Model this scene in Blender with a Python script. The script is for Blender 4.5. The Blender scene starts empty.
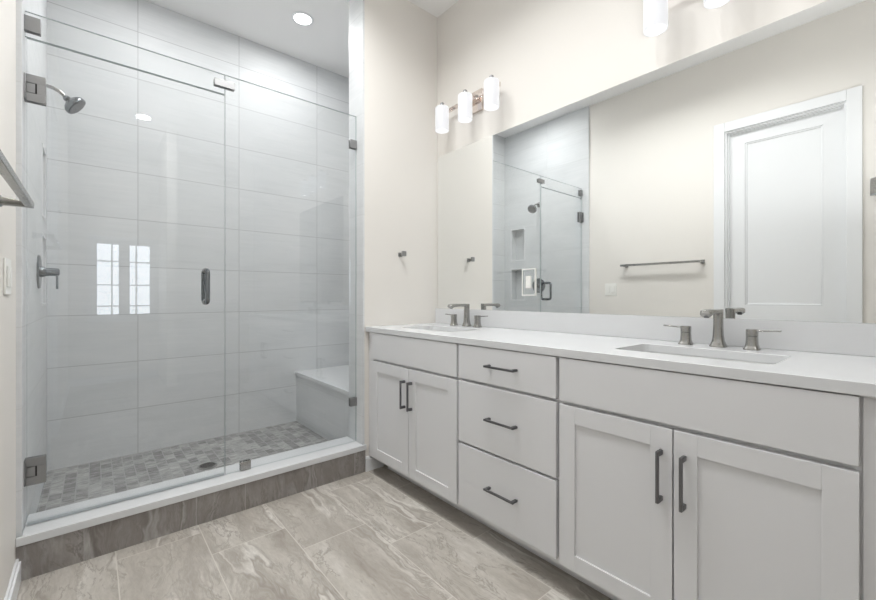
import bpy, bmesh, math, random
from mathutils import Vector, Matrix
R = math.radians
random.seed(4)
S = bpy.context.scene
C = S.collection

# ------------------------------------------------------------------ camera, world, light, exposure
cam_d = bpy.data.cameras.new('camera')
cam_d.sensor_width = 36.0
cam_d.lens = 406.9 * 36.0 / 876.0
cam_d.shift_y = -3.9 / 876.0
cam_d.clip_start = 0.02
cam = bpy.data.objects.new('camera', cam_d); C.objects.link(cam)
cam.location = (0, 0, 1.07)
cam.rotation_euler = (R(90), 0, R(-40.313))
S.camera = cam
S.view_settings.view_transform = 'Standard'
S.view_settings.look = 'None'
S.view_settings.gamma = 1.0
S.view_settings.use_curve_mapping = False
S.view_settings.exposure = 0.26

W_ = bpy.data.worlds.new('daylight'); S.world = W_
W_.use_nodes = True
bg = W_.node_tree.nodes['Background']
bg.inputs['Color'].default_value = (0.90, 0.95, 1.0, 1)
bg.inputs['Strength'].default_value = 4.6

SPREAD = 150
CAN_WATTS = 5.4
SHOWER_CAN_WATTS = 6.2
BOUNCE_FILL_WATTS = 9.0
SCONCE_WATTS = 0.08


def area(name, loc, rot, sx, sy, watts, col=(1, 1, 1), portal=False, shape='RECTANGLE'):
    d = bpy.data.lights.new(name, 'AREA'); d.shape = shape; d.size = sx
    if shape == 'RECTANGLE': d.size_y = sy
    d.energy = watts; d.color = col
    if portal: d.cycles.is_portal = True
    o = bpy.data.objects.new(name, d); C.objects.link(o); o.location = loc; o.rotation_euler = rot
    return o


# added unseen fill lamp, aimed up so the ceiling bounces its light
area('ceiling_bounce_fill', (0.80, 0.10, 1.55), (R(180), 0, 0), 0.6, 0.6, BOUNCE_FILL_WATTS, (0.985, 0.995, 1.0))
for px in (0.145, 0.465):
    area('window_portal', (px, -1.96, 1.28), (R(90), 0, 0), 0.27, 0.94, 1, portal=True)

# ------------------------------------------------------------------ dimensions (metres)
XL, XR = -0.22, 1.85          # left wall face, vanity wall face
YE = 2.187                    # end wall face / curb front
YB = 3.31                     # shower back wall face
YR = -1.93                    # rear wall face
ZC = 3.03                     # ceiling
XJ = 1.255                    # shower opening, right jamb
XS = 1.80                     # shower right wall
ZT = 0.883                    # counter top
XC = 1.272                    # counter front edge
XF = 1.275                    # door faces
GY = 2.27                     # glass plane

# ------------------------------------------------------------------ materials


def srgb(r, g, b):
    f = lambda c: ((c / 255 + 0.055) / 1.055) ** 2.4 if c > 10 else c / 255 / 12.92
    return (f(r), f(g), f(b), 1)


class NT:
    def __init__(s, name):
        s.m = bpy.data.materials.new(name); s.m.use_nodes = True
        s.t = s.m.node_tree; s.t.nodes.clear()
        s.out = s.t.nodes.new('ShaderNodeOutputMaterial')

    def n(s, typ, **kw):
        nd = s.t.nodes.new(typ)
        for k, v in kw.items(): setattr(nd, k, v)
        return nd

    def put(s, sock, v):
        if v is None: return
        if hasattr(v, 'is_output') or isinstance(v, bpy.types.NodeSocket): s.t.links.new(v, sock)
        else: sock.default_value = v

    def math(s, op, a, b=None, c=None, clamp=False):
        nd = s.n('ShaderNodeMath', operation=op, use_clamp=clamp)
        s.put(nd.inputs[0], a); s.put(nd.inputs[1], b); s.put(nd.inputs[2], c)
        return nd.outputs[0]

    def mix(s, f, a, b, mode='MIX'):
        nd = s.n('ShaderNodeMix', data_type='RGBA', blend_type=mode)
        s.put(nd.inputs['Factor'], f); s.put(nd.inputs['A'], a) if False else s.put(nd.inputs[6], a); s.put(nd.inputs[7], b)
        return nd.outputs[2]

    def ramp(s, f, stops):
        nd = s.n('ShaderNodeValToRGB'); cr = nd.color_ramp
        while len(cr.elements) < len(stops): cr.elements.new(0.5)
        for e, (p, c) in zip(cr.elements, stops): e.position = p; e.color = c
        s.put(nd.inputs[0], f); return nd.outputs[0]

    def xyz(s):
        tc = s.n('ShaderNodeTexCoord'); sp = s.n('ShaderNodeSeparateXYZ')
        s.t.links.new(tc.outputs['Object'], sp.inputs[0])
        return sp.outputs[0], sp.outputs[1], sp.outputs[2]

    def vec(s, x, y, z):
        nd = s.n('ShaderNodeCombineXYZ')
        for i, v in enumerate((x, y, z)): s.put(nd.inputs[i], v)
        return nd.outputs[0]

    def noise(s, vec, scale, detail=4, rough=0.5, dist=0.0):
        nd = s.n('ShaderNodeTexNoise'); s.put(nd.inputs['Vector'], vec)
        nd.inputs['Scale'].default_value = scale; nd.inputs['Detail'].default_value = detail
        nd.inputs['Roughness'].default_value = rough; nd.inputs['Distortion'].default_value = dist
        return nd.outputs[0]

    def white(s, vec):
        nd = s.n('ShaderNodeTexWhiteNoise', noise_dimensions='3D'); s.put(nd.inputs['Vector'], vec)
        return nd.outputs['Value'], nd.outputs['Color']

    def surf(s, col, rough=0.5, metal=0.0, spec=0.5, bump=None, bstr=0.1, bdist=0.002, **kw):
        p = s.n('ShaderNodeBsdfPrincipled')
        s.put(p.inputs['Base Color'], col); s.put(p.inputs['Roughness'], rough)
        s.put(p.inputs['Metallic'], metal); s.put(p.inputs['Specular IOR Level'], spec)
        for k, v in kw.items(): s.put(p.inputs[k], v)
        if bump is not None:
            b = s.n('ShaderNodeBump'); b.inputs['Strength'].default_value = bstr; b.inputs['Distance'].default_value = bdist
            s.put(b.inputs['Height'], bump); s.t.links.new(b.outputs[0], p.inputs['Normal'])
        s.t.links.new(p.outputs[0], s.out.inputs[0])
        return s.m

    def grid(s, u, v, pu, pv, ou, ov, grout, stag=0.0, seed=0.0):
        """tile mask (1 on tile), per-tile random value and colour"""
        U = s.math('DIVIDE', s.math('SUBTRACT', u, ou), pu); cu = s.math('FLOOR', U)
        V = s.math('DIVIDE', s.math('SUBTRACT', v, ov), pv)
        if stag: V = s.math('MULTIPLY_ADD', cu, stag, V)
        cv = s.math('FLOOR', V)
        fu = s.math('SUBTRACT', U, cu); fv = s.math('SUBTRACT', V, cv)
        du = s.math('MULTIPLY', s.math('MINIMUM', fu, s.math('SUBTRACT', 1.0, fu)), pu)
        dv = s.math('MULTIPLY', s.math('MINIMUM', fv, s.math('SUBTRACT', 1.0, fv)), pv)
        d = s.math('MINIMUM', du, dv)
        m = s.math('DIVIDE', s.math('SUBTRACT', d, grout * 0.35), grout * 0.35, clamp=True)
        val, col = s.white(s.vec(cu, cv, seed))
        return m, val, col


def paint(name, col, rough=0.55, var=0.015, bump=0.04, scale=220, spec=0.4):
    k = NT(name); x, y, z = k.xyz(); v = k.vec(x, y, z)
    n = k.noise(v, 2.5, 3)
    c2 = tuple(min(1, c * (1 - var * 2)) for c in col[:3]) + (1,)
    return k.surf(k.mix(n, col, c2), rough, spec=spec, bump=k.noise(v, scale, 2), bstr=bump, bdist=0.001)


def metal(name, col, rough=0.3, brush=(1, 1, 30)):
    k = NT(name); x, y, z = k.xyz()
    v = k.vec(k.math('MULTIPLY', x, brush[0]), k.math('MULTIPLY', y, brush[1]), k.math('MULTIPLY', z, brush[2]))
    n = k.noise(v, 60, 3)
    r = k.math('MULTIPLY_ADD', n, 0.12, rough - 0.06)
    c2 = tuple(c * 0.88 for c in col[:3]) + (1,)
    return k.surf(k.mix(n, col, c2), r, 1.0)


def wall_tile(name, ax):
    """large 24x12 light grey porcelain with fine horizontal streaks"""
    k = NT(name); c = k.xyz(); u, v = c[ax[0]], c[ax[1]]
    off = 0.226 if ax[0] == 0 else 2.08
    m, rv, rc = k.grid(u, v, 0.615, 0.3085, off, 0.027, 0.0034)
    sep = k.n('ShaderNodeSeparateColor'); k.put(sep.inputs[0], rc)
    uu = k.math('MULTIPLY_ADD', sep.outputs[0], 9.0, u); vv = k.math('MULTIPLY_ADD', sep.outputs[1], 7.0, v)
    big = k.noise(k.vec(k.math('MULTIPLY', uu, 1.2), k.math('MULTIPLY', vv, 4.5), rv), 1.7, 5, 0.6, 0.6)
    fine = k.noise(k.vec(k.math('MULTIPLY', uu, 3.0), k.math('MULTIPLY', vv, 70.0), rv), 1.0, 3, 0.6)
    f = k.math('MULTIPLY_ADD', fine, 0.45, k.math('MULTIPLY', big, 0.75))
    col = k.ramp(f, [(0.36, srgb(204, 206, 207)), (0.56, srgb(212, 214, 215)), (0.80, srgb(219, 220, 221))])
    col = k.mix(k.math('MULTIPLY', rv, 0.15), col, srgb(194, 195, 195))
    col = k.mix(m, srgb(174, 175, 176) if ax[0] == 0 else srgb(204, 205, 205), col)
    return k.surf(col, k.math('MULTIPLY_ADD', m, -0.28, 0.75), spec=0.3, bump=m, bstr=0.3 if ax[0] == 0 else 0.06, bdist=0.001)


def travertine(name, ax, pu, pv, ou, ov, stag, dark=0.0, seed=0.0):
    """vein-cut travertine porcelain; veins run along axis ax[1]"""
    k = NT(name); c = k.xyz(); u, v = c[ax[0]], c[ax[1]]
    m, rv, rc = k.grid(u, v, pu, pv, ou, ov, 0.0034, stag, seed)
    sep = k.n('ShaderNodeSeparateColor'); k.put(sep.inputs[0], rc)
    uu = k.math('MULTIPLY_ADD', sep.outputs[0], 13.0, u); vv = k.math('MULTIPLY_ADD', sep.outputs[1], 11.0, v)
    zz = k.math('MULTIPLY', rv, 5.0)
    warp = k.noise(k.vec(k.math('MULTIPLY', uu, 4.5), k.math('MULTIPLY', vv, 2.2), zz), 1.0, 4, 0.6)
    wu = k.math('MULTIPLY_ADD', warp, 0.16, uu)
    # broad clouds
    cloud = k.noise(k.vec(k.math('MULTIPLY', wu, 6.0), k.math('MULTIPLY', vv, 1.2), zz), 1.0, 6, 0.66, 0.5)
    # layered contour bands: a warped field folded into agate-like lines running with the grain
    field = k.noise(k.vec(k.math('MULTIPLY', wu, 5.0), k.math('MULTIPLY', vv, 0.75), zz), 1.0, 4, 0.55, 0.35)
    gate = k.math('MULTIPLY', k.math('SUBTRACT', k.noise(k.vec(k.math('MULTIPLY', uu, 4.0), k.math('MULTIPLY', vv, 1.2), zz), 1.0, 2), 0.43), 7.0, clamp=True)
    tri = k.math('PINGPONG', k.math('MULTIPLY', field, 6.0), 0.5)
    line = k.math('SUBTRACT', 1.0, k.math('MULTIPLY', tri, 5.0), clamp=True)
    vein = k.math('MULTIPLY', line, gate)
    crack = k.math('SUBTRACT', 1.0, k.math('MULTIPLY', k.math('ABSOLUTE', k.math('SUBTRACT', k.noise(k.vec(k.math('MULTIPLY', wu, 7.0), k.math('MULTIPLY', vv, 2.0), k.math('ADD', zz, 3.0)), 1.0, 6, 0.7, 0.7), 0.5)), 42.0), clamp=True)
    crack = k.math('MULTIPLY', crack, k.math('MULTIPLY', k.math('SUBTRACT', cloud, 0.40), 5.0, clamp=True))
    tri2 = k.math('PINGPONG', k.math('MULTIPLY_ADD', field, 6.0, 0.14), 0.5)
    line2 = k.math('MULTIPLY', k.math('SUBTRACT', 1.0, k.math('MULTIPLY', tri2, 9.0), clamp=True), gate)
    tri3 = k.math('PINGPONG', k.math('MULTIPLY', field, 31.0), 0.5)
    line3 = k.math('MULTIPLY', k.math('SUBTRACT', 1.0, k.math('MULTIPLY', tri3, 4.0), clamp=True), gate)
    grain = k.noise(k.vec(k.math('MULTIPLY', uu, 90.0), k.math('MULTIPLY', vv, 26.0), zz), 1.0, 6, 0.8)
    pit = k.noise(k.vec(k.math('MULTIPLY', wu, 26.0), k.math('MULTIPLY', vv, 8.0), zz), 1.0, 8, 0.8, 0.8)
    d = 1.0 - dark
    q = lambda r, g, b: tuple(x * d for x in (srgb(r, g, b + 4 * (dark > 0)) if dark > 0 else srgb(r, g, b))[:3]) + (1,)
    col = k.ramp(cloud, [(0.30, q(143, 135, 125)), (0.42, q(170, 163, 154)), (0.55, q(188, 182, 173)), (0.70, q(208, 203, 196))])
    col = k.mix(k.math('MULTIPLY', line3, 0.22), col, q(212, 209, 204))
    col = k.mix(k.math('MULTIPLY', line2, 0.60), col, q(118, 108, 97))
    col = k.mix(k.math('MULTIPLY', vein, 0.80), col, q(226, 222, 215))
    col = k.mix(k.math('MULTIPLY', crack, 0.60), col, q(112, 103, 92))
    pm = k.math('MULTIPLY', k.math('SUBTRACT', pit, 0.55), 6.0, clamp=True)
    col = k.mix(k.math('MULTIPLY', pm, 0.42), col, q(116, 107, 96))
    col = k.mix(k.math('MULTIPLY', k.math('SUBTRACT', grain, 0.38), 1.1, clamp=True), col, q(140, 134, 126))
    col = k.mix(k.math('MULTIPLY', k.math('SUBTRACT', rv, 0.4), 0.35, clamp=True), col, q(158, 151, 142))
    col = k.mix(k.math('MULTIPLY_ADD', m, 0.85, 0.15), q(206, 201, 193), col)
    return k.surf(col, k.math('MULTIPLY_ADD', m, -0.30, 0.75), spec=0.4, bump=m, bstr=0.25, bdist=0.001)


def mosaic(name):
    k = NT(name); x, y, z = k.xyz()
    m, rv, rc = k.grid(x, y, 0.0523, 0.0800, 0.036, 0.02, 0.0042, 0.5, 3.0)
    sep = k.n('ShaderNodeSeparateColor'); k.put(sep.inputs[0], rc)
    n = k.noise(k.vec(k.math('MULTIPLY_ADD', sep.outputs[0], 5.0, k.math('MULTIPLY', x, 16)), k.math('MULTIPLY_ADD', sep.outputs[1], 5.0, k.math('MULTIPLY', y, 46)), rv), 1.0, 5, 0.65, 0.5)
    col = k.ramp(k.math('MULTIPLY_ADD', rv, 0.22, k.math('MULTIPLY', n, 0.80)), [(0.26, srgb(94, 94, 94)), (0.48, srgb(138, 138, 137)), (0.72, srgb(184, 184, 182))])
    col = k.mix(m, srgb(160, 160, 160), col)
    return k.surf(col, 0.5, spec=0.35, bump=m, bstr=0.3, bdist=0.001)


def quartz(name, col, rough=0.22):
    k = NT(name); x, y, z = k.xyz(); v = k.vec(x, y, z)
    n = k.noise(v, 3.5, 5, 0.6, 1.2); s_ = k.noise(v, 420, 2)
    c2 = tuple(c * 0.95 for c in col[:3]) + (1,); c3 = tuple(c * 0.9 for c in col[:3]) + (1,)
    cc = k.mix(n, col, c2)
    cc = k.mix(k.math('MULTIPLY', k.math('SUBTRACT', s_, 0.62), 3.0, clamp=True), cc, c3)
    return k.surf(cc, rough, spec=0.4)


def clear_glass(name, tint, boost=1.0):
    """thin architectural glass: straight-through tint plus Schlick mirror reflection"""
    k = NT(name)
    g = k.n('ShaderNodeNewGeometry')
    dot = k.n('ShaderNodeVectorMath', operation='DOT_PRODUCT')
    k.t.links.new(g.outputs['Normal'], dot.inputs[0]); k.t.links.new(g.outputs['Incoming'], dot.inputs[1])
    c = k.math('ABSOLUTE', dot.outputs['Value'])
    f = k.math('MULTIPLY_ADD', k.math('POWER', k.math('SUBTRACT', 1.0, c), 5.0), 0.955 , 0.045 * boost)
    tr = k.n('ShaderNodeBsdfTransparent'); tr.inputs[0].default_value = tint
    gl = k.n('ShaderNodeBsdfGlossy'); gl.inputs['Roughness'].default_value = 0.0; gl.inputs[0].default_value = (1, 1, 1, 1)
    mx = k.n('ShaderNodeMixShader'); k.put(mx.inputs[0], f)
    k.t.links.new(tr.outputs[0], mx.inputs[1]); k.t.links.new(gl.outputs[0], mx.inputs[2])
    k.t.links.new(mx.outputs[0], k.out.inputs[0])
    return k.m


def emit(name, col, strength, base=(0.9, 0.9, 0.9, 1)):
    k = NT(name); x, y, z = k.xyz()
    n = k.noise(k.vec(x, y, z), 12, 2)
    return k.surf(base, 0.3, **{'Emission Color': k.mix(n, col, tuple(c * 0.97 for c in col[:3]) + (1,)), 'Emission Strength': strength})


M = {}
M['wall'] = paint('beige wall paint', srgb(229, 225.2, 219.3), 0.6)
M['ceiling'] = paint('ceiling paint', srgb(243, 242, 241), 0.7)
M['trim'] = paint('white trim paint', srgb(231, 232, 233), 0.4, 0.008, 0.01)
M['cabinet'] = paint('cabinet lacquer', srgb(219, 219, 220), 0.38, 0.008, 0.01)
M['dark_gap'] = paint('cabinet interior', srgb(120, 120, 120), 0.6)
M['tile_x'] = wall_tile('grey tile facing room', (0, 2))
M['tile_y'] = wall_tile('grey tile on side', (1, 2))
M['floor'] = travertine('travertine floor', (0, 1), 0.302, 0.61, 0.073, 0.426 - 0.16, 0.34)
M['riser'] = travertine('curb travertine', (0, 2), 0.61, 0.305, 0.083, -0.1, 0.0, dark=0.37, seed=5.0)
M['mosaic'] = mosaic('grey mosaic')
M['quartz'] = quartz('white quartz', srgb(216, 217, 218))
M['ceramic'] = paint('sink ceramic', srgb(232, 232, 231), 0.12, 0.004, 0.0, spec=0.5)
M['plastic'] = paint('white plastic', srgb(236, 235, 230), 0.35, 0.004, 0.0)
M['nickel'] = metal('brushed nickel', srgb(168, 167, 164), 0.26)
M['dnickel'] = metal('dark nickel', srgb(158, 158, 158), 0.48)
M['chrome'] = metal('satin chrome', srgb(170, 173, 175), 0.14)
M['gunmetal'] = metal('pull gunmetal', srgb(122, 122, 124), 0.38)
M['steel'] = metal('shower steel', srgb(132, 136, 139), 0.24)
M['rose'] = metal('warm polished nickel', srgb(228, 218, 212), 0.16)
M['black'] = paint('dark slot', srgb(24, 24, 25), 0.6)
M['glass'] = clear_glass('clear shower glass', (0.980, 0.986, 0.987, 1), 1.35)
M['pane'] = clear_glass('window glass', (0.98, 0.985, 0.99, 1))
M['gedge'] = paint('glass edge', srgb(186, 194, 194), 0.2, 0.02, 0.0)
M['seal'] = paint('clear vinyl seal', srgb(176, 182, 184), 0.3)
M['shade'] = emit('lit opal glass', (0.97, 0.98, 1.0, 1), 0.56, (0.26, 0.26, 0.27, 1))
M['lens'] = emit('lit lens', (1, 0.99, 0.97, 1), 3.0)


def mirror_mat():
    k = NT('silvered mirror'); x, y, z = k.xyz()
    n = k.noise(k.vec(x, y, z), 1.5, 2)
    return k.surf(k.mix(n, (0.93, 0.945, 0.94, 1), (0.925, 0.94, 0.935, 1)), 0.0, 1.0)


M['mirror'] = mirror_mat()

# ------------------------------------------------------------------ mesh helpers


class MB:
    def __init__(s): s.bm = bmesh.new()

    def box(s, x0, x1, y0, y1, z0, z1, bev=0.0, seg=2):
        x0, x1 = sorted((x0, x1)); y0, y1 = sorted((y0, y1)); z0, z1 = sorted((z0, z1))
        v = [s.bm.verts.new(p) for p in ((x0, y0, z0), (x1, y0, z0), (x1, y1, z0), (x0, y1, z0), (x0, y0, z1), (x1, y0, z1), (x1, y1, z1), (x0, y1, z1))]
        fs = [s.bm.faces.new([v[i] for i in q]) for q in ((3, 2, 1, 0), (4, 5, 6, 7), (0, 1, 5, 4), (1, 2, 6, 5), (2, 3, 7, 6), (3, 0, 4, 7))]
        if bev > 0:
            es = list({e for f in fs for e in f.edges})
            bmesh.ops.bevel(s.bm, geom=es, offset=bev, segments=seg, affect='EDGES', profile=0.5)
        return s

    def loft(s, rings, cap0=True, cap1=True, close=True):
        vs = [[s.bm.verts.new(p) for p in r] for r in rings]
        n = len(rings[0])
        for a, b in zip(vs[:-1], vs[1:]):
            for i in range(n if close else n - 1):
                j = (i + 1) % n
                s.bm.faces.new((a[i], a[j], b[j], b[i]))
        if cap0: s.bm.faces.new(list(reversed(vs[0])))
        if cap1: s.bm.faces.new(vs[-1])
        return s

    def tube(s, pts, r, seg=24, cap=True):
        pts = [Vector(p) for p in pts]; rr = r if isinstance(r, (list, tuple)) else [r] * len(pts)
        rings = []; up = None
        for i, p in enumerate(pts):
            t = (pts[min(i + 1, len(pts) - 1)] - pts[max(i - 1, 0)]).normalized()
            if up is None:
                up = Vector((0, 0, 1)) if abs(t.z) < 0.9 else Vector((1, 0, 0))
            a = (up - t * up.dot(t)).normalized(); up = a; b = t.cross(a)
            rings.append([p + (a * math.cos(2 * math.pi * k / seg) + b * math.sin(2 * math.pi * k / seg)) * rr[i] for k in range(seg)])
        return s.loft(rings, cap, cap)

    def lathe(s, origin, axis, prof, seg=32, cap0=True, cap1=True):
        """prof: list of (distance along axis, radius)"""
        o = Vector(origin); t = Vector(axis).normalized()
        u = Vector((0, 0, 1)) if abs(t.z) < 0.9 else Vector((1, 0, 0))
        a = (u - t * u.dot(t)).normalized(); b = t.cross(a)
        rings = [[o + t * h + (a * math.cos(2 * math.pi * k / seg) + b * math.sin(2 * math.pi * k / seg)) * max(r, 1e-5) for k in range(seg)] for h, r in prof]
        return s.loft(rings, cap0, cap1)

    def cells(s, ax, p0, p1, u0, u1, v0, v1, holes):
        """slab between planes p0,p1 on axis ax, spanning u,v, with rectangular holes (u0,u1,v0,v1); closed mesh"""
        us = sorted({u0, u1, *[h[0] for h in holes], *[h[1] for h in holes]})
        vs = sorted({v0, v1, *[h[2] for h in holes], *[h[3] for h in holes]})
        solid = {}
        for i in range(len(us) - 1):
            for j in range(len(vs) - 1):
                cu, cv = (us[i] + us[i + 1]) / 2, (vs[j] + vs[j + 1]) / 2
                solid[i, j] = not any(h[0] < cu < h[1] and h[2] < cv < h[3] for h in holes)
        cache = {}

        def V(p, u, v):
            k = (p, u, v)
            if k not in cache:
                co = [0, 0, 0]; o = [a for a in (0, 1, 2) if a != ax]
                co[ax] = p; co[o[0]] = u; co[o[1]] = v
                cache[k] = s.bm.verts.new(co)
            return cache[k]
        for (i, j), ok in solid.items():
            if not ok: continue
            a, b, c, d = (us[i], vs[j]), (us[i + 1], vs[j]), (us[i + 1], vs[j + 1]), (us[i], vs[j + 1])
            for p in (p0, p1):
                s.bm.faces.new([V(p, *q) for q in (a, b, c, d)])
            for (q, r), nb in (((a, b), (i, j - 1)), ((b, c), (i + 1, j)), ((c, d), (i, j + 1)), ((d, a), (i - 1, j))):
                if not solid.get(nb, False):
                    s.bm.faces.new([V(p0, *q), V(p0, *r), V(p1, *r), V(p1, *q)])
        bmesh.ops.recalc_face_normals(s.bm, faces=s.bm.faces[:])
        return s


def world_loc(o):
    v = Vector((0, 0, 0))
    while o is not None: v += o.location; o = o.parent
    return v


def obj(name, mb, mat, parent=None, smooth=20, at=None):
    """link ONE mesh object; geometry is given in world coordinates"""
    bmesh.ops.recalc_face_normals(mb.bm, faces=mb.bm.faces[:])
    me = bpy.data.meshes.new(name)
    org = Vector(at) if at is not None else Vector((0, 0, 0))
    if parent is not None: org = world_loc(parent)
    bmesh.ops.translate(mb.bm, verts=mb.bm.verts[:], vec=-org)
    mb.bm.to_mesh(me); mb.bm.free()
    for p in me.polygons: p.use_smooth = smooth > 0
    if smooth > 0: me.set_sharp_from_angle(angle=R(smooth))
    mats = mat if isinstance(mat, (list, tuple)) else [mat]
    for q in mats: me.materials.append(M[q])
    o = bpy.data.objects.new(name, me); C.objects.link(o)
    if parent is not None: o.parent = parent
    else: o.location = org
    return o


def tag(o, label, cat, group=None):
    o['label'] = label; o['category'] = cat
    if group: o['group'] = group
    return o


def thing(name, label, cat, loc, group=None):
    o = bpy.data.objects.new(name, None); C.objects.link(o); o.location = loc
    o.empty_display_size = 0.05
    return tag(o, label, cat, group)


def struct(o):
    o['kind'] = 'structure'; return o


def copy_tree(o, parent=None):
    c = o.copy(); C.objects.link(c)
    if parent is not None: c.parent = parent
    for ch in list(o.children): copy_tree(ch, c)
    return c


def rrect(cx, cy, hx, hy, r, z, n=6):
    pts = []
    for qx, qy, a0 in ((1, 1, 0), (-1, 1, 90), (-1, -1, 180), (1, -1, 270)):
        for i in range(n + 1):
            a = R(a0 + 90 * i / n)
            pts.append((cx + qx * (hx - r) + r * math.cos(a), cy + qy * (hy - r) + r * math.sin(a), z))
    return pts


def frame_ring(c, u, v, hu, hv, p=4.0, n=24):
    """superellipse ring around c in the plane of unit vectors u, v"""
    c, u, v = Vector(c), Vector(u), Vector(v)
    out = []
    for k in range(n):
        a = 2 * math.pi * k / n; ca, sa = math.cos(a), math.sin(a)
        out.append(c + u * hu * math.copysign(abs(ca) ** (2 / p), ca) + v * hv * math.copysign(abs(sa) ** (2 / p), sa))
    return out


def bar_box(mb, y0, y1, x0, x1, z0, z1, b=0.002):
    return mb.box(x0, x1, y0, y1, z0, z1, b)


# ------------------------------------------------------------------ room shell
struct(obj('floor', MB().box(XL - .12, XR + .12, YR - .12, YE + .09, -.1, 0), 'floor', smooth=0))
struct(obj('floor_shower', MB().box(XL - .12, XR + .12, YE + .0901, YB + .1, -.1, .04), 'mosaic', smooth=0))
struct(obj('ceiling', MB().box(XL - .12, XR + .12, YR - .12, YB + .1, ZC, ZC + .1), 'ceiling', smooth=0))
DY0, DY1, DZ = 0.312, 1.010, 2.395
struct(obj('wall_left', MB().cells(0, XL - .12, XL, YR - .12, YE + .003, 0, ZC, [(DY0, DY1, 0, DZ)]), 'wall', smooth=0))
struct(obj('wall_right', MB().box(XR, XR + .12, YR - .12, YE + .17, 0, ZC), 'wall', smooth=0))
struct(obj('wall_end', MB().box(XJ + .012, XR, YE, YE + .165, 0, ZC), 'wall', smooth=0))
WZ0, WZ1 = 0.81, 1.75
WIN = [(0.01, 0.28), (0.33, 0.60)]
struct(obj('wall_rear', MB().cells(1, YR - .12, YR, XL, XR, 0, ZC, [(a, b, WZ0, WZ1) for a, b in WIN]), 'wall', smooth=0))

# shower walls
NY0, NY1 = 3.01, 3.20
NICH = [(NY0, NY1, 1.505, 1.868), (NY0, NY1, 1.03, 1.392)]
wl = struct(obj('wall_shower_left', MB().cells(0, XL - .1, XL + .015, YE + .003, YB, 0, ZC, NICH), 'tile_y', smooth=0))
for a, b, c, d in NICH:
    mb = MB()
    x0, x1 = XL - .095, XL - .075
    mb.box(x0, x1, a, b, c, d)
    struct(obj('niche_back', mb, 'tile_y', wl, smooth=0))
    mb = MB()
    t = 0.012
    for q in ((a - t, a, c - t, d + t), (b, b + t, c - t, d + t), (a, b, c - t, c), (a, b, d, d + t)):
        mb.box(XL + .0149, XL + .0175, q[0], q[1], q[2], q[3])
    struct(obj('niche_trim', mb, 'trim', wl, smooth=0))
struct(obj('wall_shower_back', MB().box(XL - .1, XR + .1, YB, YB + .1, 0, ZC), 'tile_x', smooth=0))
struct(obj('wall_shower_right', MB().box(XS, XS + .1, YE + .178, YB, 0, ZC), 'tile_y', smooth=0))
struct(obj('trim_jamb', MB().box(XJ, XJ + .012, YE + .001, YE + .177, .16, ZC), 'tile_y', smooth=0))
struct(obj('wall_shower_front', MB().box(XJ + .012, XS, YE + .165, YE + .177, 0, ZC), 'tile_x', smooth=0))

struct(obj('wall_partition', MB().box(.66, .76, YR + .016, -1.15, 0, ZC), 'wall', smooth=0))

# baseboards


def base_profile(mb, x0, x1, y0, y1, h, side):
    mb.box(x0, x1, y0, y1, 0, h - .012)
    if side == 'x': mb.box(x0, x1 - .006 if x1 > x0 else x1, y0, y1, h - .012, h, .003)
    else: mb.box(x0, x1, y0 + .006, y1, h - .012, h, .003)
    return mb


struct(obj('baseboard_left', base_profile(MB(), XL, XL + .015, DY1 + .09, YE - .004, .088, 'x'), 'trim'))
struct(obj('baseboard_left_rear', base_profile(MB(), XL, XL + .015, YR + .015, DY0 - .09, .088, 'x'), 'trim'))
struct(obj('baseboard_end', base_profile(MB(), XJ + .013, 1.394, YE - .015, YE, .088, 'y'), 'trim'))
struct(obj('baseboard_rear', MB().box(XL, .655, YR, YR + .015, 0, .088, .003), 'trim'))

# door in the left wall (seen in the mirror)
d1 = struct(obj('door_1', MB().cells(0, XL - .075, XL - .040, DY0 + .012, DY1 - .012, .008, DZ - .012,
                                      [(.432, .886, 1.0, 2.285), (.432, .886, .17, .86)]), 'trim', smooth=0))
pm = MB()
for za, zb in ((1.0, 2.285), (.17, .86)):
    pm.box(XL - .068, XL - .052, .43, .888, za - .002, zb + .002)
    for q in ((.432, .444, za, zb), (.874, .886, za, zb), (.444, .874, za, za + .012), (.444, .874, zb - .012, zb)):
        pm.box(XL - .055, XL - .045, q[0], q[1], q[2], q[3], .003)
struct(obj('door_panel', pm, 'trim', d1))
cm = MB()
cw = .075
for q in ((DY0 - cw, DY0, 0, DZ + cw), (DY1, DY1 + cw, 0, DZ + cw), (DY0, DY1, DZ, DZ + cw)):
    cm.box(XL, XL + .018, q[0], q[1], q[2], q[3], .003)
struct(obj('trim_door', cm, 'trim'))
jm = MB()
for q in ((DY0, DY0 + .012, 0, DZ), (DY1 - .012, DY1, 0, DZ), (DY0 + .012, DY1 - .012, DZ - .012, DZ)):
    jm.box(XL - .12, XL + .002, q[0], q[1], q[2], q[3])
for q in ((DY0 + .012, DY0 + .024, 0, DZ - .012), (DY1 - .024, DY1 - .012, 0, DZ - .012), (DY0 + .024, DY1 - .024, DZ - .024, DZ - .012)):
    jm.box(XL - .039, XL - .025, q[0], q[1], q[2], q[3])
struct(obj('trim_door_jamb', jm, 'trim'))

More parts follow.
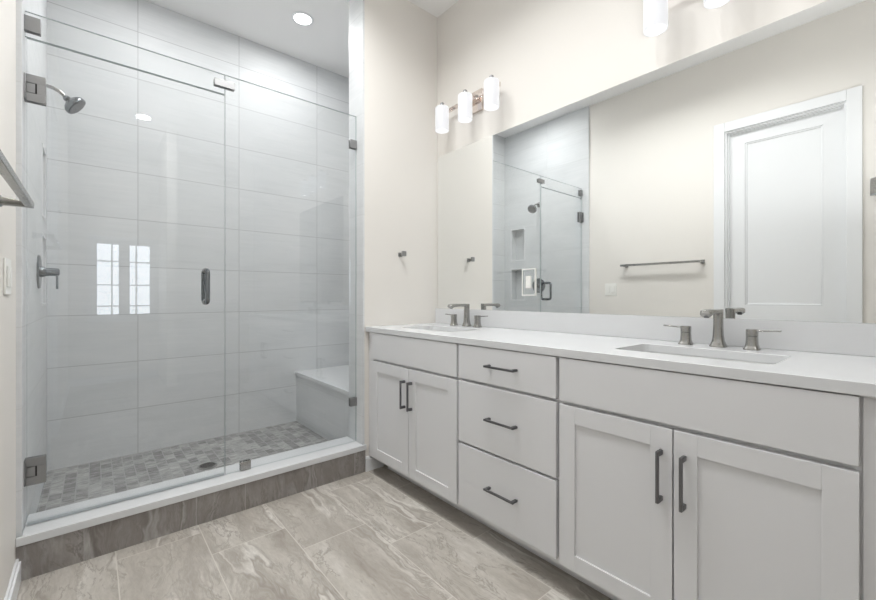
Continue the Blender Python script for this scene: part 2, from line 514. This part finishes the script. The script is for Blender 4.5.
# windows in the rear wall (seen reflected in the shower glass)
for n, (a, b) in enumerate(WIN, 1):
    w = struct(obj('window_%d' % n, MB().cells(1, YR - .08, YR - .04, a, b, WZ0, WZ1, [(a + .03, b - .03, WZ0 + .03, WZ1 - .03)]), 'trim', smooth=0))
    struct(obj('window_pane', MB().box(a + .028, b - .028, YR - .063, YR - .059, WZ0 + .028, WZ1 - .028), 'pane', w, smooth=0))
    mm = MB(); xm = (a + b) / 2
    xm = a + (b - a) * (.64 if n == 1 else .36)
    mm.box(xm - .008, xm + .008, YR - .070, YR - .052, WZ0 + .03, WZ1 - .03)
    for i in (.12, .42, .755):
        zz = WZ0 + .03 + (WZ1 - WZ0 - .06) * i
        mm.box(a + .03, b - .03, YR - .069, YR - .053, zz - .008, zz + .008)
    struct(obj('window_muntins', mm, 'trim', w))
cm = MB()
for q in ((-.05, .01, WZ0 - .06, WZ1 + .06), (.28, .33, WZ0 - .06, WZ1 + .06), (.60, .66, WZ0 - .06, WZ1 + .06), (.01, .28, WZ1, WZ1 + .06), (.33, .60, WZ1, WZ1 + .06), (.01, .28, WZ0 - .06, WZ0), (.33, .60, WZ0 - .06, WZ0)):
    cm.box(q[0], q[1], YR, YR + .016, q[2], q[3])
struct(obj('trim_window', cm, 'trim'))

# ------------------------------------------------------------------ shower curb
t = thing('shower_curb', 'low shower curb with white quartz cap over grey travertine tile', 'curb', (.5, 2.28, 0))
obj('quartz_cap', MB().box(XL + .0005, XJ + .018, YE - .016, YE - .0005, .133, .165, .003).box(XL + .0155, XJ - .0005, YE - .002, 2.385, .133, .165, .003), 'quartz', t)
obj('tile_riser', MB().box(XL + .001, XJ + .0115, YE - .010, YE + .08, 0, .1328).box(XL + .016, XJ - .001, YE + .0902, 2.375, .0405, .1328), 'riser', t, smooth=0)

# ------------------------------------------------------------------ shower bench
BX = 1.278
t = thing('shower_bench', 'built-in shower bench with white quartz top and grey tiled side', 'bench', (1.54, 2.85, .04))
obj('bench_base', MB().box(BX, XS - .001, 2.366, YB - .001, .041, .424), 'tile_y', t, smooth=0)
obj('bench_top', MB().box(BX - .014, XS - .001, 2.366, YB - .001, .4242, .452, .003), 'quartz', t)

# ------------------------------------------------------------------ glass


def pane(name, x0, x1, z0, z1, parent):
    mb = MB().box(x0, x1, GY - .005, GY + .005, z0, z1, .0)
    o = obj(name, mb, ['glass', 'gedge'], parent, smooth=0)
    for p in o.data.polygons:
        p.material_index = 0 if abs(p.normal.y) > .5 else 1
    return o


GX = 0.510
t = thing('shower_door', 'frameless clear glass shower door hinged at the left tiled wall', 'shower door', (.15, GY, .166))
pane('door_glass', XL + .022, GX - .002, .178, 2.086, t)
for zc in (1.890, .378):
    mb = MB()
    # front and back clamp plates with a stepped notch for the knuckle
    for s in (-1, 1):
        y0, y1 = sorted((GY + s * .0052, GY + s * .0135))
        mb.box(XL + .020, XL + .077, y0, y1, zc + .020, zc + .053, .0015)
        mb.box(XL + .020, XL + .077, y0, y1, zc - .053, zc - .020, .0015)
        mb.box(XL + .0515, XL + .077, y0, y1, zc - .020, zc + .020)
    h = obj('hinge', mb, 'dnickel', t)
    h['label'] = 'brushed metal glass door hinge'
    mb = MB().box(XL + .021, XL + .0465, GY - .0128, GY + .0128, zc - .0185, zc + .0185, .0012)
    obj('knuckle', mb, 'dnickel', h)
    obj('wall_plate', MB().box(XL + .0155, XL + .0205, GY - .024, GY + .024, zc - .050, zc + .050, .0015), 'dnickel', h)
    obj('pin', MB().box(XL + .0467, XL + .0513, GY - .0132, GY - .0056, zc - .0195, zc + .0195), 'black', h)
# back-to-back D pull
for s in (-1, 1):
    yb, yo = GY + s * .0055, GY + s * .052
    za, zb, hx, r = 1.030, 1.205, .424, .018
    pts = [(hx, yb, zb - .010)]
    for i in range(7):
        a = R(90 * i / 6); pts.append((hx, yo - s * r + s * r * math.sin(a), zb - .010 - r + r * math.cos(a)))
    for i in range(7):
        a = R(90 * i / 6); pts.append((hx, yo - s * r + s * r * math.cos(a), za + .010 + r - r * math.sin(a)))
    pts.append((hx, yb, za + .010))
    o = obj('handle', MB().tube(pts, .0095, 24), 'steel', t)
    mb = MB()
    for zz in (za + .010, zb - .010): mb.lathe((hx, yb, zz), (0, s, 0), [(0, .0135), (.004, .0135), (.005, .011)], 24)
    obj('handle_washer', mb, 'dnickel', o)
obj('bottom_seal', MB().box(XL + .024, GX - .004, GY - .007, GY + .007, .168, .1785).box(XL + .024, GX - .004, GY + .007, GY + .014, .168, .174), 'seal', t)

t = thing('glass_transom', 'narrow clear glass strip above the shower door', 'glass panel', (.15, GY, 2.093))
pane('transom_glass', XL + .017, GX - .001, 2.0905, 2.190, t)


def clip(mb, x0, x1, z0, z1):
    for s in (-1, 1):
        y0, y1 = sorted((GY + s * .0053, GY + s * .0125)); mb.box(x0, x1, y0, y1, z0, z1, .002)
    return mb


o = obj('wall_clip', clip(MB(), XL + .0155, XL + .062, 2.112, 2.172).box(XL + .0153, XL + .0172, GY - .0125, GY + .0125, 2.112, 2.172), 'dnickel', t)
o = obj('joint_clip', clip(MB(), GX - .049, GX + .045, 2.122, 2.158), 'dnickel', t)

t = thing('fixed_glass_screen', 'fixed clear glass shower panel between door and vanity wall', 'glass panel', (.88, GY, .166))
pane('fixed_glass', GX + .002, XJ - .003, .1665, 2.190, t)
for za, zb in ((1.985, 2.038), (.388, .440)):
    obj('wall_clip', clip(MB(), XJ - .046, XJ - .0005, za, zb), 'dnickel', t)
obj('curb_clip', clip(MB(), .581, .632, .1655, .212), 'nickel', t)
obj('edge_seal', MB().box(XJ - .0028, XJ - .0003, GY - .004, GY + .004, .167, 2.19), 'gedge', t)

# ------------------------------------------------------------------ shower head, valve, drain
SX = XL + .015
t = thing('showerhead', 'round brushed metal shower head on a bent arm from the tiled wall', 'shower head', (SX, 2.80, 2.11))
obj('flange', MB().lathe((SX, 2.80, 2.115), (1, 0, 0), [(0, .030), (.004, .030), (.010, .020), (.014, .013)], 32), 'dnickel', t)
pts = [(SX + .004, 2.80, 2.115), (SX + .03, 2.80, 2.116), (SX + .055, 2.80, 2.112), (SX + .075, 2.80, 2.103), (SX + .090, 2.80, 2.091), (SX + .100, 2.80, 2.079)]
obj('arm', MB().tube(pts, .0085, 24), 'nickel', t)
ax = Vector((.74, -.12, -.66)).normalized()
p0 = Vector(pts[-1]) - ax * .004
h = obj('head', MB().lathe(p0, ax, [(0, .011), (.005, .015), (.013, .016), (.017, .013), (.021, .018), (.034, .040), (.044, .049), (.050, .051), (.060, .051), (.063, .050), (.064, .046)], 40), 'steel', t)
mb = MB().lathe(p0 + ax * .0642, ax, [(0, .045), (.0015, .044)], 40)
a = Vector((0, 1, 0)); b = ax.cross(a).normalized(); a = b.cross(ax)
for rr, nn in ((.013, 6), (.025, 12), (.037, 18)):
    for i in range(nn):
        q = p0 + ax * .0656 + (a * math.cos(2 * math.pi * i / nn) + b * math.sin(2 * math.pi * i / nn)) * rr
        mb.lathe(q, ax, [(0, .0018), (.002, .0012)], 8)
obj('spray_face', mb, 'gunmetal', h)

VY, VZ = 2.80, 1.19
t = thing('shower_valve', 'round shower valve plate with a projecting lever on the left tiled wall', 'valve', (SX, VY, VZ))
obj('escutcheon', MB().lathe((SX, VY, VZ), (1, 0, 0), [(0, .083), (.004, .083), (.008, .079), (.010, .060), (.011, .030)], 48), 'steel', t)
obj('stem', MB().lathe((SX + .010, VY, VZ), (1, 0, 0), [(0, .027), (.012, .025), (.020, .020), (.062, .019), (.066, .017)], 32), 'steel', t)
obj('lever', MB().box(SX + .064, SX + .073, VY - .010, VY + .010, VZ - .085, VZ + .012, .003).box(SX + .060, SX + .078, VY - .014, VY + .014, VZ - .014, VZ + .014, .004), 'steel', t)

t = thing('floor_drain', 'round dark metal drain in the shower mosaic floor', 'drain', (.530, 2.785, .04))
obj('drain_ring', MB().lathe((.530, 2.785, .0402), (0, 0, 1), [(0, .054), (.003, .054), (.004, .050)], 40), 'dnickel', t)
mb = MB().lathe((.530, 2.785, .0443), (0, 0, 1), [(0, .045), (.0008, .0448)], 40)
obj('grate', mb, 'gunmetal', t)
mb = MB()
for i in range(-3, 4):
    L = math.sqrt(.040 ** 2 - (i * .011) ** 2)
    mb.box(.530 - L, .530 + L, 2.785 + i * .011 - .0025, 2.785 + i * .011 + .0025, .0451, .0456)
obj('slots', mb, 'black', t)

# ------------------------------------------------------------------ vanity cabinets
XFR = XF + .020               # face-frame plane
CB = .092                     # bottom of frame


def pull_v(parent, y, z0, z1):
    mb = MB()
    mb.box(XF - .034, XF - .025, y - .0045, y + .0045, z0, z1, .002)
    for zz in (z0 + .008, z1 - .008):
        mb.box(XF - .031, XF - .0003, y - .0055, y + .0055, zz - .0075, zz + .0075, .003, 3)
    return obj('handle', mb, 'gunmetal', parent)


def pull_h(parent, y0, y1, z):
    mb = MB()
    mb.box(XF - .034, XF - .025, y0, y1, z - .0045, z + .0045, .002)
    for yy in (y0 + .008, y1 - .008):
        mb.box(XF - .031, XF - .0003, yy - .007, yy + .007, z - .0052, z + .0052, .003, 3)
    return obj('handle', mb, 'gunmetal', parent)


def shaker(name, y0, y1, z0, z1, parent):
    rw = .060
    mb = MB()
    T = XFR - .0003
    mb.box(XF, T, y0, y0 + rw, z0, z1, .0012); mb.box(XF, T, y1 - rw, y1, z0, z1, .0012)
    mb.box(XF, T, y0 + rw, y1 - rw, z0, z0 + rw - .004, .0012); mb.box(XF, T, y0 + rw, y1 - rw, z1 - rw, z1, .0012)
    d = obj(name, mb, 'cabinet', parent)
    p = MB().box(XF + .0065, T - .002, y0 + rw - .004, y1 - rw + .004, z0 + rw - .008, z1 - rw + .004)
    obj('door_panel', p, 'cabinet', d, smooth=0)
    return d


def carcass(y0, y1, parent, openings):
    mb = MB()
    mb.cells(0, XFR, XFR + .020, y0 + (.001 if y0 < .1 else 0), y1, CB, ZT - .031, [])
    mb.box(XFR + .0201, XR - .002, y0, y0 + .016, CB, ZT - .032); mb.box(XFR + .0201, XR - .002, y1 - .016, y1, CB, ZT - .032)
    mb.box(XFR + .0201, XR - .002, y0 + .0161, y1 - .0161, CB, CB + .016)
    o = obj('cabinet_box', mb, 'cabinet', parent, smooth=0)
    k = obj('toe_kick', MB().box(1.396, 1.412, y0, y1, .001, CB - .0005), 'cabinet', parent, smooth=0)
    return o


def sink_cabinet(yc, label):
    y0, y1 = yc - .3815, yc + .3815
    t = thing('sink_cabinet', label, 'cabinet', (1.57, yc, 0), 'white vanity base cabinets')
    carcass(y0, y1, t, 0)
    f0, f1 = yc - .374, yc + .374
    obj('false_front', MB().box(XF, XFR - .0003, f0, f1, .697, .850, .0015), 'cabinet', t)
    gap = .002
    for a, b, hy in ((f0, yc - gap, yc - .031), (yc + gap, f1, yc + .031)):
        d = shaker('door', a, b, .112, .684, t)
        pull_v(d, hy, .470, .621)
    return t


sk = sink_cabinet(1.745, 'white shaker sink cabinet next to the shower wall')
sk2 = copy_tree(sk); sk2.location = (1.57, .4565, 0)
sk2['label'] = 'white shaker sink cabinet at the near end right of the drawers'

t = thing('drawer_cabinet', 'white three-drawer cabinet between the two sink cabinets', 'cabinet', (1.57, 1.101, 0), 'white vanity base cabinets')
carcass(.8385, 1.363, t, 0)
for za, zb, zp in ((.699, .850, .777), (.412, .686, .554), (.119, .401, .264)):
    d = obj('drawer', MB().box(XF, XFR - .0003, .845, 1.358, za, zb, .0015), 'cabinet', t)
    pull_h(d, 1.016, 1.173, zp)

mb = MB().box(XFR + .002, XFR + .022, 2.127, YE - .001, CB, ZT - .031)
tag(obj('filler_strip', mb, 'cabinet', at=(1.3, 2.157, CB), smooth=0), 'narrow white filler strip closing the cabinet against the shower wall', 'filler strip')
mb = MB().box(XFR - .006, XFR + .012, -.13, .0775, CB, ZT - .031, .001)
tag(obj('end_panel', mb, 'cabinet', at=(1.3, -.03, CB), smooth=0), 'plain white panel right of the last cabinet under the countertop', 'panel')

# ------------------------------------------------------------------ countertop, backsplash, sinks
SINKS = [(1.535, 1.797), (1.535, .477)]
SHX, SHY = .124, .223
Y_END = -.13
bm = bmesh.new()
outer = [(XC, Y_END), (XR - .001, Y_END), (XR - .001, YE - .001), (XC, YE - .001)]
loops = [[(x, y) for x, y in outer]] + [[(p[0], p[1]) for p in rrect(cx, cy, SHX, SHY, .022, 0)] for cx, cy in SINKS]
edges = []
vloops = []
for lp in loops:
    vs = [bm.verts.new((x, y, ZT)) for x, y in lp]; vloops.append(vs)
    edges += [bm.edges.new((vs[i], vs[(i + 1) % len(vs)])) for i in range(len(vs))]
bmesh.ops.triangle_fill(bm, use_beauty=True, use_dissolve=False, edges=edges)
top = bm.faces[:]
ret = bmesh.ops.extrude_face_region(bm, geom=top)
bmesh.ops.translate(bm, verts=[g for g in ret['geom'] if isinstance(g, bmesh.types.BMVert)], vec=(0, 0, -.030))
mb = MB(); mb.bm.free(); mb.bm = bm
ct = obj('countertop', mb, 'quartz', at=(1.56, 1.03, ZT - .03), smooth=30)
bv = ct.modifiers.new('edge', 'BEVEL'); bv.width = .002; bv.segments = 2; bv.limit_method = 'ANGLE'; bv.angle_limit = R(50)
tag(ct, 'long white quartz countertop with two sink cutouts', 'countertop')
mb = MB().box(XR - .020, XR - .0005, Y_END, YE - .001, ZT + .0003, .984, .0015)
tag(obj('backsplash', mb, 'quartz', at=(1.84, 1.03, ZT)), 'low white quartz backsplash along the back of the countertop', 'backsplash')


def make_sink(cx, cy, label):
    t = thing('sink', label, 'sink', (cx, cy, .72), 'undermount basins')
    rings = []
    for off, z, r in ((.016, ZT - .0305, .03), (.003, ZT - .0305, .024), (.003, ZT - .034, .024), (-.004, ZT - .10, .03), (-.012, ZT - .135, .04), (-.04, ZT - .150, .04), (-.09, ZT - .155, .02)):
        rings.append(rrect(cx, cy, SHX + off, SHY + off, r, z))
    b = MB().loft(rings, cap0=False, cap1=True)
    o = obj('basin', b, 'ceramic', t, smooth=50)
    o2 = obj('sink_drain', MB().lathe((cx + .03, cy, ZT - .1548), (0, 0, 1), [(0, .022), (.002, .022), (.004, .018), (.003, .010)], 28), 'nickel', t)
    return t


s1 = make_sink(*SINKS[0], 'rectangular white undermount sink nearest the shower')
s2 = copy_tree(s1); s2.location = (SINKS[1][0], SINKS[1][1], .72)
s2['label'] = 'rectangular white undermount sink at the near end of the countertop'


def make_faucet(fx, fy, label):
    t = thing('faucet', label, 'faucet', (fx, fy, ZT), 'widespread faucets')
    Xv, Yv, Zv = Vector((1, 0, 0)), Vector((0, 1, 0)), Vector((0, 0, 1))
    z0 = ZT + .0004
    rings = []
    for z, hw in ((0, .0265), (.004, .0262), (.010, .0225), (.022, .0185), (.040, .0162), (.070, .0150), (.105, .0147)):
        rings.append(frame_ring((fx, fy, z0 + z), Xv, Yv, hw, hw, 3.5))
    # squared corner, then forward (towards -x)
    cx, ct_ = fx, z0 + .1305
    rings.append(frame_ring((fx, fy, z0 + .120), Xv, Yv, .0147, .0150, 3.5))
    dg = Vector((.0145, 0, .0085)); rings.append(frame_ring((fx, fy, ct_), dg.normalized(), Yv, dg.length, .0155, 4.0))
    for dx, dz, hh, hw in ((.022, 0, .0086, .0160), (.060, .0005, .0088, .0172), (.105, 0, .0098, .0176), (.124, -.002, .0120, .0176), (.136, -.005, .0140, .0172)):
        rings.append(frame_ring((cx - dx, fy, ct_ + dz), (0, 0, 1) if dx < .12 else Vector((-.25 if dx < .13 else -.6, 0, 1)).normalized(), Yv, hh, hw, 3.5))
    last = Vector((cx - .1435, fy, ct_ - .010))
    rings.append(frame_ring(last, Vector((-.75, 0, .66)).normalized(), Yv, .0110, .0158, 3.0))
    obj('spout', MB().loft(rings), 'nickel', t, smooth=50)
    obj('aerator', MB().lathe(last + Vector((.014, 0, -.004)), (-.25, 0, -1), [(0, .0085), (.006, .0085), (.0062, .006)], 20), 'gunmetal', t)
    for s, dy in ((1, .102), (-1, -.128)):
        hy = fy + s * .104
        rings = [frame_ring((fx - .012, hy, z0 + z), Xv, Yv, hw, hw, 3.2) for z, hw in ((0, .0245), (.003, .0242), (.008, .0205), (.018, .0180), (.034, .0168), (.046, .0166))]
        h = obj('handle', MB().loft(rings), 'nickel', t, smooth=50)
        rings = [frame_ring((fx - .012, hy, z0 + z), Xv, Yv, hw, hw, 3.2) for z, hw in ((.0475, .0160), (.0480, .0168), (.066, .0170), (.0705, .0165), (.071, .0150))]
        obj('hub', MB().loft(rings), 'nickel', h, smooth=50)
        rings = [frame_ring((fx - .012, hy + s * q, z0 + z), Xv, Zv, hw, .0030, 3.0) for q, z, hw in ((.008, .0655, .0115), (.034, .0668, .0105), (.062, .0682, .0095), (.075, .0690, .0090), (.079, .0692, .0070))]
        obj('lever', MB().loft(rings), 'nickel', h, smooth=50)
    return t


f1 = make_faucet(1.768, 1.808, 'widespread brushed nickel faucet behind the sink nearest the shower')
f2 = copy_tree(f1); f2.location = (1.768, .478, ZT)
f2['label'] = 'widespread brushed nickel faucet behind the near sink at right'

# ------------------------------------------------------------------ mirror and outlet
MT = 2.043
mb = MB().box(XR - .0065, XR - .0005, Y_END, 2.175, .9845, MT, .0008, 1)
tag(obj('mirror', mb, 'mirror', at=(XR, 1.02, .985), smooth=0), 'wide frameless wall mirror above the white backsplash', 'mirror')
oy, oz, ow, oh = 1.392, 1.147, .046, .075
xm = XR - .0067
t = thing('wall_outlet', 'outlet with white-edged mirrored cover plate set in the wall mirror', 'outlet', (xm, oy, oz - oh))
mb = MB()
for q in ((-ow, -ow + .006, -oh, oh), (ow - .006, ow, -oh, oh), (-ow + .006, ow - .006, -oh, -oh + .006), (-ow + .006, ow - .006, oh - .006, oh)):
    mb.box(xm - .007, xm, oy + q[0], oy + q[1], oz + q[2], oz + q[3], .002)
obj('cover_rim', mb, 'plastic', t)
obj('cover_plate', MB().box(xm - .0045, xm - .0002, oy - ow + .0065, oy + ow - .0065, oz - oh + .0065, oz + oh - .0065), 'mirror', t, smooth=0)
r_ = obj('receptacle', MB().box(xm - .010, xm - .0047, oy - .017, oy + .017, oz - .034, oz + .034, .0015), 'plastic', t)
for zz in (-.019, .019):
    so = obj('socket', MB().lathe((xm - .0101, oy, oz + zz), (-1, 0, 0), [(0, .0135), (.0006, .0135), (.0009, .0125)], 28), 'plastic', r_)
# ------------------------------------------------------------------ sconces
SCX = 1.743


def make_sconce(yc, label):
    t = thing('wall_sconce', label, 'wall light', (XR, yc, 2.29), 'three-shade bath bar lights')
    obj('backplate', MB().box(XR - .022, XR - .0005, yc - .058, yc + .058, 2.225, 2.355, .003), 'rose', t)
    BZ = 2.300; BXX = 1.800
    mb = MB().box(BXX - .005, BXX + .005, yc - .232, yc + .232, BZ - .013, BZ + .013, .0015)
    mb.box(BXX + .0052, XR - .0222, yc - .026, yc + .026, BZ - .010, BZ + .010, .0015)
    obj('bar', mb, 'rose', t)
    for k in (-1, 0, 1):
        y = yc + k * .2165
        # opal cylinder, open at the bottom
        prof = [(0, .0405), (0, .0435), (.006, .0445), (.146, .0445), (.153, .0425), (.156, .037), (.157, .012), (.153, .012), (.150, .035), (.142, .0405)]
        sh = obj('shade', MB().lathe((SCX, y, 2.150), (0, 0, 1), prof + [prof[0]], 36, False, False), 'shade', t, smooth=40)
        obj('shade_cap', MB().lathe((SCX, y, 2.3062), (0, 0, 1), [(0, .022), (.006, .022), (.009, .014), (.024, .0125), (.029, .007)], 28), 'dnickel', sh)
        pts = [(BXX - .0052, y, BZ), (BXX - .014, y, BZ + .003), (BXX - .022, y, BZ + .011), (BXX - .032, y, BZ + .0175), (SCX + .0125, y, BZ + .019)]
        obj('arm', MB().tube(pts, .0055, 24), 'rose', t)
        d = bpy.data.lights.new('sconce_bulb', 'POINT'); d.energy = SCONCE_WATTS; d.shadow_soft_size = .03; d.color = (1, .985, .965)
        lo = bpy.data.objects.new('sconce_bulb', d); C.objects.link(lo); lo.location = (SCX - XR, y - yc, 2.185 - 2.29); lo.parent = t
    return t


c1 = make_sconce(1.797, 'three-shade wall light near the shower corner')
c2 = copy_tree(c1); c2.location = (XR, .472, 2.29)
c2['label'] = 'three-shade wall light cropped at the top edge above the near sink'

# ------------------------------------------------------------------ ceiling downlights


def downlight(x, y, watts, label, group='recessed ceiling lights'):
    t = thing('ceiling_light', label, 'ceiling light', (x, y, ZC), group)
    obj('trim_ring', MB().lathe((x, y, ZC - .0003), (0, 0, -1), [(0, .076), (.002, .076), (.005, .072), (.005, .060), (.003, .058)], 40), 'trim', t)
    obj('lens', MB().lathe((x, y, ZC - .0046), (0, 0, -1), [(0, .0575), (.002, .0570)], 40), 'lens', t)
    d = bpy.data.lights.new('downlight', 'AREA'); d.shape = 'DISK'; d.size = .13; d.energy = watts; d.color = (.985, .995, 1); d.spread = R(178 if y > 2.3 else SPREAD)
    lo = bpy.data.objects.new('downlight', d); C.objects.link(lo); lo.location = (0, 0, -.011); lo.parent = t
    return t


downlight(1.13, 2.81, SHOWER_CAN_WATTS, 'round recessed light in the shower ceiling')
downlight(.30, 2.66, SHOWER_CAN_WATTS, 'added round fill light in the shower ceiling beside the shower head, out of frame')  # extra unseen downlight, put in to brighten the shower
downlight(.42, -.92, CAN_WATTS, 'round recessed light reflected in the shower door glass')
for px, py in ((.66, .80), (.84, 1.15), (.66, 1.50), (.84, 1.80)):  # four more unseen downlights, added only to light the room
    downlight(px, py, CAN_WATTS, 'added round fill light in the ceiling above the vanity floor, out of frame')

# ------------------------------------------------------------------ hooks, towel bar, switch


def hook(name, label, base, nrm, tan, s=1.0):
    """square plate, neck and square knob; nrm points into the room"""
    b, n, u, w = Vector(base), Vector(nrm), Vector(tan), Vector((0, 0, 1))
    t = thing(name, label, 'robe hook', base)

    def blk(hu, hw, d0, d1, dz=0):
        return MB().loft([frame_ring(b + n * d + w * dz, u, w, hu * q, hw * q, 8, 32) for d, q in ((d0, 1), (d1 - .0015, 1), (d1, .93))])
    obj('wall_plate', blk(.0135 * s, .0135 * s, .0004, .008), 'dnickel', t)
    obj('neck', MB().loft([frame_ring(b + n * d, u, w, .0085 * s, .0085 * s, 3, 24) for d in (.0082, .040 * s)]), 'nickel', t)
    obj('knob', blk(.0165 * s, .0165 * s, .040 * s, .050 * s, .004), 'dnickel', t)
    return t


hook('robe_hook', 'small square nickel robe hook on the beige wall beside the shower', (1.530, YE, 1.340), (0, -1, 0), (1, 0, 0), 1.0)
# square plate beside the door casing, seen at the mirror's right edge
t = thing('towel_ring', 'square metal wall plate beside the door casing at the mirror edge', 'towel ring', (XL, .155, 1.79))
obj('wall_plate', MB().box(XL + .0005, XL + .014, .105, .202, 1.742, 1.846, .003), 'nickel', t)
obj('lower_bar', MB().box(XL + .016, XL + .030, .100, .202, 1.728, 1.740, .002).box(XL + .0145, XL + .0155, .15, .16, 1.73, 1.75), 'chrome', t)

TX, TZ = XL + .067, 1.360
t = thing('towel_bar', 'square nickel towel bar on the left beige wall beside the shower', 'towel bar', (XL, 1.5, TZ))
obj('bar', MB().box(TX - .0100, TX + .0100, 1.163, 1.834, TZ - .0095, TZ + .0095, .0015), 'nickel', t)
for y in (1.181, 1.820):
    rings = [frame_ring((x, y - q, TZ), (0, 1, 0), (0, 0, 1), h, h, 8, 32) for x, h, q in ((XL + .0005, .017, .014), (XL + .006, .0165, .014), (XL + .010, .0125, .0125), (XL + .045, .0100, .004), (TX - .0105, .0092, 0))]
    obj('post', MB().loft(rings), 'nickel', t, smooth=40)

sy, sz = 1.962, 1.135
t = thing('light_switch', 'white double rocker switch plate below the towel bar', 'light switch', (XL, sy, sz - .06))
obj('switch_plate', MB().box(XL + .0004, XL + .006, sy - .060, sy + .060, sz - .060, sz + .060, .002), 'plastic', t)
for k in (-1, 1):
    obj('rocker', MB().box(XL + .0062, XL + .010, sy + k * .024 - .0165, sy + k * .024 + .0165, sz - .033, sz + .033, .0015), 'plastic', t)
